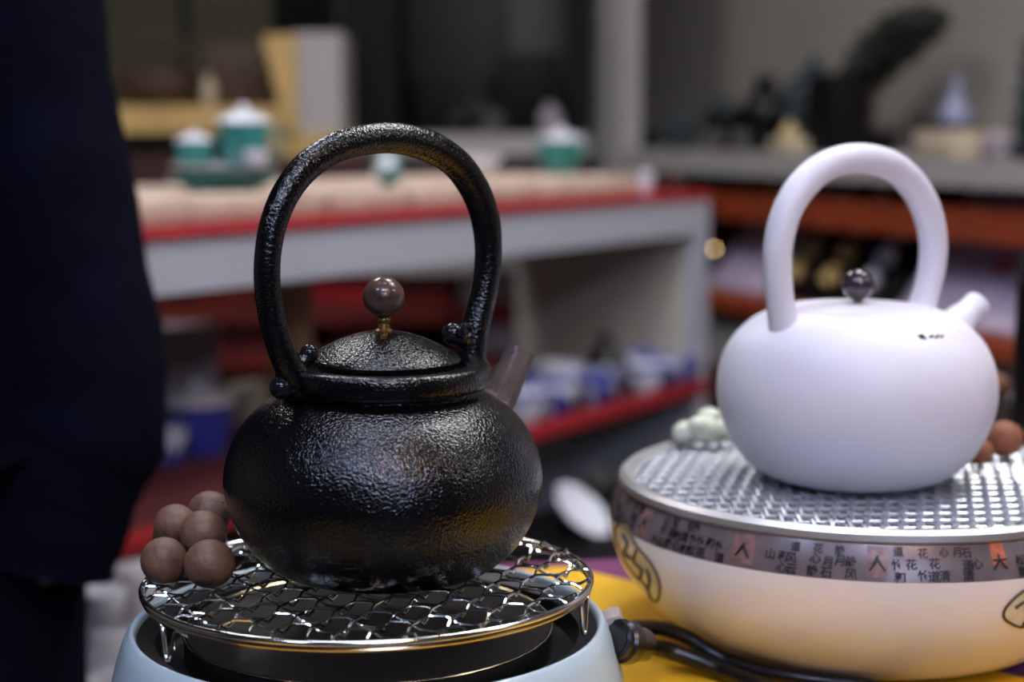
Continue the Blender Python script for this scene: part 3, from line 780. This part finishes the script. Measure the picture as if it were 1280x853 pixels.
def vase(loc, r, h, m, label, group=None):
    return lth('vase', label, 'vase', loc, [('vase_body', [(0, 0), (r * .6, 0), (r * .7, h * .05), (r, h * .45), (r * .8, h * .7), (r * .4, h * .85), (r * .5, h), (r * .4, h), (r * .3, h * .85), (0, h * .8)], m)], group)
p_ = son(805, .15); teapot(p_, .042, .055, 'black_glaze', 'low black teapot next to the grey shelf post', .6, 'dark pots on the wall shelf')
p_ = son(848, .15); vase(p_, .032, .090, 'gray_obj', 'grey vase between the dark pots on the wall shelf')
p_ = son(850, .06); jar(p_, .036, .085, 'dark_teal', 'dark_teal', 'dark teal lidded jar on the wall shelf')
p_ = son(905, .15); jar(p_, .045, .125, 'black_glaze', 'dark_teal', 'taller black lidded jar in the middle of the wall shelf')
p_ = son(893, .03); cup(p_, .022, .045, 'gray_obj', 'small grey cup before the dark jars')
p_ = son(925, .04); cup(p_, .022, .045, 'gray_obj', 'small grey cup next to the cream figurine')
p_ = son(955, .18); vase(p_, .055, .165, 'black_glaze', 'wide black vase behind the cream figurine')
p_ = son(1015, .22) + Vector((0, 0, .003)); teapot(p_, .075, .215, 'dark_teal', 'large dark teal pot behind the white handle arch', 1.0)
p_ = son(1045, .10)
o = obj('lacquer_box', box((0, 0, .08), (.10, .09, .16), rot=RV, bev=.006), 'black_matte'); o.location = p_; tag(o, 'square black lacquer box beside the cream figurine', 'box')
p_ = son(986, .03)
fg = thing('figurine', 'small cream seated figurine on a white block', 'figurine', p_)
obj('block', box((0, 0, .016), (.075, .05, .032), rot=RV, bev=.004), 'cream', fg)
obj('torso', lathe(crom([(0, .032), (.020, .032), (.019, .042), (.011, .054), (.0, .058)], 3), 20), 'ivory_yellow', fg); obj('head', ball(.008, (0, 0, .064), seg=14), 'cream', fg)
p_ = son(1185, .04)
o = obj('gift_box', box((0, 0, .026), (.10, .08, .052), rot=RV, bev=.004), 'cream'); o.location = p_; tag(o, 'cream gift box on the wall shelf behind the white kettle', 'box')
o = obj('wooden_tray', box((0, 0, .004), (.105, .085, .008), rot=RV, bev=.002), 'wood_dark'); o.location = p_ + Vector((0, 0, .052)); tag(o, 'thin brown wooden tray lying on the cream gift box', 'tray')
lth('glass_pagoda', 'bluish white conical ornament standing on the wooden tray', 'ornament', p_ + V * .015 + Vector((0, 0, .060)), [('cone_body', [(0, .085), (.006, .083), (.010, .055), (.026, .022), (.030, .0), (0, 0)], 'pale_blue')])
p_ = son(1152, .06); vase(p_, .022, .075, 'black_glaze', 'small black vase beside the cream gift box')
p_ = son(1245, .02); jar(p_, .028, .050, 'carton', 'carton', 'pale lidded jar beside the cream gift box')
p_ = son(1262, .02); teapot(son(1268, -.0) + N * .04, .03, .04, 'black_glaze', 'tiny black teapot at the shelf edge beside the pale jar', .3)
# stepped dark pagoda at the edge
p_ = son(1285, .16)
pg = thing('pagoda', 'dark tiered pagoda ornament on the wall shelf', 'ornament', p_)
for k in range(5):
    z = k * .042; r = .052 - k * .006
    obj('tier', lathe([(0, z), (r * .55, z), (r * .55, z + .026), (r, z + .026), (r * .5, z + .042), (0, z + .042)], 8), 'dark_teal', pg, smooth=False)
# dark bonsai with slanting foliage on the shelf
p_ = son(1092, .22) + Vector((0, 0, .0015))
bo = thing('bonsai', 'dark green leaning bonsai behind the white handle arch', 'plant', p_)
obj('pot', lathe(crom([(0, 0), (.04, 0), (.05, .03), (.052, .045), (.046, .045), (.04, .03), (0, .03)], 2), 20), 'black_glaze', bo)
tr = [Vector((0, 0, .03)), Vector((-.012, 0, .09)), Vector((.01, 0, .15)), Vector((.05, 0, .20)), Vector((.11, 0, .235))]
tr = [RV @ q for q in tr]
obj('trunk', tube(crom(tr, 4), [.010 - .006 * k / 16 for k in range(17)], 8), 'brown', bo)
bm = bmesh.new()
for k in range(1000):
    c = random.choice([(-.05, .15, .05), (.0, .19, .06), (.05, .22, .065), (.10, .245, .065), (.14, .26, .05)])
    q = Vector((random.gauss(0, 1), random.gauss(0, 1), random.gauss(0, 1))).normalized() * c[2] * random.uniform(.5, 1)
    q = RV @ Vector((c[0], 0, c[1])) + Vector((q.x, q.y, q.z * .6))
    e = Euler((random.uniform(0, 6), random.uniform(0, 6), 0)).to_matrix()
    l = .019
    vs = [bm.verts.new(q + e @ Vector(a)) for a in ((-l, 0, 0), (0, -l * .5, 0), (l, 0, 0), (0, l * .5, 0))]
    bm.faces.new(vs)
fo = obj('foliage', bm, 'dark_green', bo, smooth=False); fo['kind'] = 'stuff'

# ================================================================= back counter behind the bench (red wood), pale shelf and dark cabinet
bc0 = Vector((-.98, 3.32, 0)); 
back = thing('back_counter', 'red wood back counter with open shelves behind the bench', 'counter', bc0)
zz = lambda y, d: P(500, y, d).z
yb = 3.32
def zb_(py): return P(500, py, yb).z
obj('counter_top', box((.55, .13, zb_(335) + .012), (1.3, .26, .05)), 'board_gray', back, smooth=False)
for py, m_ in ((395, 'wood_maroon'), (455, 'wood_maroon'), (520, 'wood_maroon')):
    obj('shelf_board', box((.55, .12, zb_(py)), (1.3, .24, .04)), m_, back, smooth=False)
obj('back_board', box((.55, .25, (zb_(335) - .013) / 2), (1.3, .02, zb_(335) - .013)), 'wood_dark', back, smooth=False)
for x in (-.08, .55, 1.18): obj('upright', box((x, .125, (zb_(335) - .013) / 2), (.04, .23, zb_(335) - .013)), 'wood_dark', back, smooth=False)
gl = [(275, 372, 'wood_maroon', 'red box on the back counter shelf behind the carton'), (430, 382, 'cloth_red', 'bright red box on the back counter shelf behind the iron lid'), (520, 384, 'wood_maroon', 'brownish red box on the back counter shelf right of the knob'), (618, 380, 'board_gray', 'pale grey box on the back counter shelf behind the black handle'),
      (300, 440, 'cloth_red_dark', 'dark red box on the second back counter shelf'), (455, 442, 'cloth_red_dark', 'dark maroon box on the second back counter shelf below the red box'), (620, 440, 'porcelain', 'white box on the second back counter shelf behind the iron spout')]
for px, py, m_, lbx in gl:
    zsh = (zb_(395) if py < 400 else zb_(455)) + .020
    p_ = P(px, py, yb); hh = .0555 if py < 400 else .056
    o = obj('storage_box', box((0, 0, hh / 2), (.14, .12, hh), bev=.003), m_); o.location = (p_.x, yb + .09, zsh)
    tag(o, lbx, 'box', 'boxes on the back counter')
# pale wood shelf with corbel, left
sy = 3.68
def bx(px0, px1, py0, py1, d0, d1):
    a = P(px0, py0, d0); b = P(px1, py1, d0)
    return ((a.x + b.x) / 2, (d0 + d1) / 2, (a.z + b.z) / 2), (abs(b.x - a.x), d1 - d0, abs(a.z - b.z))
ps = thing('pale_cabinet', 'pale wood shelf cabinet with stepped side bracket', 'cabinet', (P(300, 160, sy).x, sy, 0))
def pbx(px0, px1, py0, py1, d0, d1, name, m_):
    c, s = bx(px0, px1, py0, py1, d0, d1)
    return obj(name, box(Vector(c) - ps.location, s), m_, ps, smooth=False)
pbx(60, 352, 133, 166, sy, sy + .28, 'shelf_board', 'wood_pale')
pbx(372, 430, 42, 190, sy + .02, sy + .28, 'side_panel', 'board_gray')
for k in range(6):
    pbx(352 + (5 - k) * -5 + 8, 373, 45 + k * 22 * 1.0, 45 + (k + 1) * 22, sy, sy + .3, 'bracket_step', 'wood_pale')  # yellow light on the white cabinet's side, put into the step colour
    
pbx(340, 432, 166, 196, sy, sy + .3, 'base_rail', 'wood_pale')
a = P(300, 190, sy)
obj('lower_body', box((a.x - ps.location.x - .2, .14, a.z / 2), (1.0, .28, a.z - .01)), 'wood_dark', ps, smooth=False)
# dark things on the pale shelf
def shelfpt(px, d): q = P(px, 133, sy); return Vector((P(px, 133, d).x, d, q.z))
p_ = shelfpt(203, sy + .14) + Vector((0, 0, .002))
bk = thing('wicker_basket', 'dark brown basket on the pale wood shelf', 'basket', p_)
obj('basket_body', lathe(crom([(0, 0), (.06, 0), (.085, .03), (.09, .07), (.082, .07), (.06, .02), (0, .015)], 3), 24), 'brown', bk)
obj('basket_handle', tube(crom([Vector((-.085, 0, .06)), Vector((-.06, 0, .14)), Vector((0, 0, .165)), Vector((.06, 0, .14)), Vector((.085, 0, .06))], 4), .007, 8), 'brown', bk)
p_ = shelfpt(305, sy + .16)
o = obj('wooden_crate', box((0, 0, .07), (.14, .12, .14), bev=.005), 'brown'); o.location = p_; tag(o, 'brown wooden crate on the pale shelf beside the basket', 'crate')
p_ = shelfpt(265, sy + .05); vase(p_, .016, .07, 'cream', 'small cream vase between basket and crate')
# olive hanging scrolls on the back wall
for px0, px1, lbx in ((80, 232, 'dark olive wall hanging next to the navy clad person'), (243, 345, 'brown olive wall hanging above the wooden crate')):
    c, s = bx(px0, px1, -60, 140, 4.2, 4.22)
    t = thing('wall_hanging', lbx, 'hanging', c)
    obj('cloth_sheet', box((0, 0, 0), s), 'olive', t, smooth=False)
    obj('rod', tube([(-s[0] / 2 - .008, 0, s[2] / 2), (s[0] / 2 + .008, 0, s[2] / 2)], .012, 10), 'brown', t)
    for k_ in (-.35, .35): obj('hanging_cord', tube([(s[0] * k_, 0, s[2] / 2 + .010), (s[0] * k_, 0, 2.901 - c[2])], .002, 6), 'brown', t)
# dark cabinet in the middle
dc = thing('dark_cabinet', 'black open cabinet with grey back panel behind the black handle', 'cabinet', (P(590, 180, 4.0).x, 4.0, 0))
def dbx(px0, px1, py0, py1, d0, d1, name, m_):
    c, s = bx(px0, px1, py0, py1, d0, d1); return obj(name, box(Vector(c) - dc.location, s), m_, dc, smooth=False)
dbx(425, 735, -260, 168, 4.36, 4.4, 'back_panel', 'gray_obj')
dbx(428, 500, -260, 168, 4.0, 4.36, 'side_column', 'black_matte')
dbx(712, 735, -260, 168, 4.0, 4.36, 'side_column', 'black_matte')
dbx(425, 735, 168, 195, 3.98, 4.4, 'counter_board', 'board_gray')
a = P(590, 195, 4.0)
obj('lower_body', box((0, .2, a.z / 2), (.56, .38, a.z - .006)), 'wood_dark', dc, smooth=False)
zc = P(590, 168, 3.98).z
def dpt(px, d): return Vector((P(px, 168, d).x, d, zc))
p_ = dpt(572, 4.1); teapot(p_, .05, .075, 'black_glaze', 'black teapot on the dark cabinet counter', .4)
p_ = dpt(619, 4.10); cup(p_, .026, .05, 'gray_obj', 'grey cup between black pots on the dark cabinet')
o = obj('black_case', box((0, 0, .10), (.16, .14, .20), bev=.006), 'black_matte'); o.location = dpt(660, 4.2); tag(o, 'large black case on the dark cabinet counter', 'case')
o = obj('black_case', box((0, 0, .07), (.10, .10, .14), bev=.006), 'black_matte'); o.location = dpt(537, 4.25); tag(o, 'small dark case beside the black column of the cabinet', 'case')
o = obj('framed_picture', box((0, 0, .16), (.26, .02, .32), bev=.004), 'dark_green'); o.location = P(555, 100, 4.34) ; o.location.x = -.138; o.location.y = 4.3510; o.location.z = zc + .09; tag(o, 'dark framed picture hung on the grey cabinet back', 'picture')
p_ = dpt(688, 4.06); vase(p_, .03, .075, 'carton', 'pale pinkish vase before the large black case')

# ================================================================= person at the left, dark navy jacket
def skin(name, chain, material, parent=None, sub=2, root=0):
    # chain: list of (pos, (rx, ry), parent index)
    me = bpy.data.meshes.new(name)
    me.from_pydata([c[0] for c in chain], [(c[2], i) for i, c in enumerate(chain) if c[2] is not None], [])
    o = bpy.data.objects.new(name, me); COL.objects.link(o)
    me.materials.append(M[material])
    md = o.modifiers.new('skin', 'SKIN'); md.use_smooth_shade = True
    for i, c in enumerate(chain):
        sv = me.skin_vertices[0].data[i]; sv.radius = c[1]; sv.use_root = (i == root)
    s = o.modifiers.new('sub', 'SUBSURF'); s.levels = sub; s.render_levels = sub
    if parent: o.parent = parent
    return o
PD = 1.36
def pw_(px, py, d=PD): return P(px, py, d)
el = pw_(108, 480) ; 
bx0 = el.x - .215; by0 = el.y + .03                          # body axis
person = thing('person', 'person in a dark navy jacket standing beside the bench, hand in pocket', 'person', (bx0, by0, 0))
def lp(x, y, z): return (x, y, z)
wr = pw_(58, 710, PD) - Vector((bx0, by0, 0))
elb = el - Vector((bx0, by0, 0))
sh = Vector((.125, .01, 1.37))
skin('body', [(lp(0, 0, .92), (.13, .10), None), (lp(0, 0, 1.12), (.12, .09), 0), (lp(0, 0, 1.33), (.14, .09), 1), (lp(0, -.0, 1.43), (.06, .06), 2), (lp(0, -.01, 1.50), (.055, .055), 3), (lp(0, -.015, 1.57), (.075, .085), 4), (lp(0, -.01, 1.64), (.078, .09), 5), (lp(0, 0, 1.69), (.055, .06), 6),
     (lp(.09, 0, .86), (.08, .085), 0), (lp(.10, -.01, .48), (.055, .06), 8), (lp(.10, .01, .09), (.038, .04), 9), (lp(.11, -.11, .04), (.035, .03), 10),
     (lp(-.09, 0, .86), (.08, .085), 0), (lp(-.10, -.01, .48), (.055, .06), 12), (lp(-.10, .01, .09), (.038, .04), 13), (lp(-.11, -.11, .04), (.035, .03), 14),
     (tuple(sh), (.045, .045), 2), (tuple(elb), (.036, .036), 16), (tuple(wr), (.026, .026), 17), ((wr.x - .09, wr.y + .04, wr.z - .02), (.034, .02), 18),
     ((-.155, .01, 1.37), (.045, .045), 2), ((-.225, .02, 1.06), (.036, .036), 20), ((-.20, -.06, .84), (.026, .026), 21), ((-.16, -.05, .78), (.036, .02), 22)], 'skin', person)
bm = bmesh.new(); rings = []
secs = [(.50, .195, .165), (.56, .195, .165), (.70, .195, .160), (.90, .19, .150), (1.05, .185, .142), (1.20, .18, .138), (1.30, .17, .128), (1.37, .15, .110), (1.415, .115, .088), (1.44, .082, .078), (1.46, .078, .075)]
for i, (z, a_, b_) in enumerate(secs):
    rings.append([bm.verts.new((a_ * math.cos(2 * PI * k / 32) * (1 + .02 * math.sin(5 * k + i)), b_ * math.sin(2 * PI * k / 32) * (1 + .03 * math.sin(4 * k + 2 * i)), z)) for k in range(32)])
for r0_, r1_ in zip(rings, rings[1:]):
    for k in range(32): bm.faces.new((r0_[k], r0_[(k + 1) % 32], r1_[(k + 1) % 32], r1_[k]))
for s_a, s_e, s_w in ((sh, elb, wr), (Vector((-.155, .01, 1.37)), Vector((-.225, .02, 1.06)), Vector((-.20, -.06, .84)))):
    pa = crom([s_a.lerp(Vector((0, 0, 1.36)), .35), s_a, s_a.lerp(s_e, .5), s_e, s_e.lerp(s_w, .5), s_w], 5)
    ra = [.085, .085, .085, .084, .082, .080, .078, .076, .074, .072, .070, .069, .068, .067, .067, .066, .066, .066, .065, .064, .063, .062, .060, .058, .056, .054]
    ra = [r * (1 + .03 * math.sin(2.3 * i)) for i, r in enumerate(ra)]
    tube(pa, ra[:len(pa)], 20, bm)
jk = obj('jacket', bm, 'navy', person, angle=80)
skin('trousers', [(lp(0, 0, .90), (.165, .12), None), (lp(.095, 0, .80), (.10, .105), 0), (lp(.10, -.01, .48), (.078, .085), 1), (lp(.10, .01, .10), (.066, .07), 2),
     (lp(-.095, 0, .80), (.10, .105), 0), (lp(-.10, -.01, .48), (.078, .085), 4), (lp(-.10, .01, .10), (.066, .07), 5)], 'navy_trouser', person)
obj('collar', lathe([(.075, 1.43), (.082, 1.45), (.075, 1.485), (.068, 1.48), (.068, 1.44)], 28, close=True), 'navy', person)
for s in (-1, 1):
    obj('shoe', ball(.05, (s * .105, -.055, .042), seg=20, sc=(.95, 2.4, .84)), 'shoe', person)
    obj('ear', ball(.018, (s * .082, 0, 1.60), seg=12, sc=(.5, 1, 1.5)), 'skin', person)
    e = obj('eye', ball(.010, (s * .030, -.088, 1.615), seg=12, sc=(1.3, .6, .8)), 'eye_white', person)
    obj('iris', ball(.005, (s * .030, -.094, 1.615), seg=10, sc=(1, .5, 1)), 'black_matte', e)
obj('nose', lathe([(0, .03), (.006, .022), (.013, .004), (.008, -.002), (0, -.003)], 14, off=(0, -.098, 1.578)), 'skin', person)
obj('mouth', ball(.018, (0, -.088, 1.545), seg=12, sc=(1.1, .35, .3)), 'lip', person)
bm = ball(.098, (0, .012, 1.655), seg=28, sc=(.98, 1.08, .86))
for v_ in list(bm.verts):
    if v_.co.y < -.04 and v_.co.z < 1.66: v_.co.y = -.035
obj('hair', bm, 'hair', person)
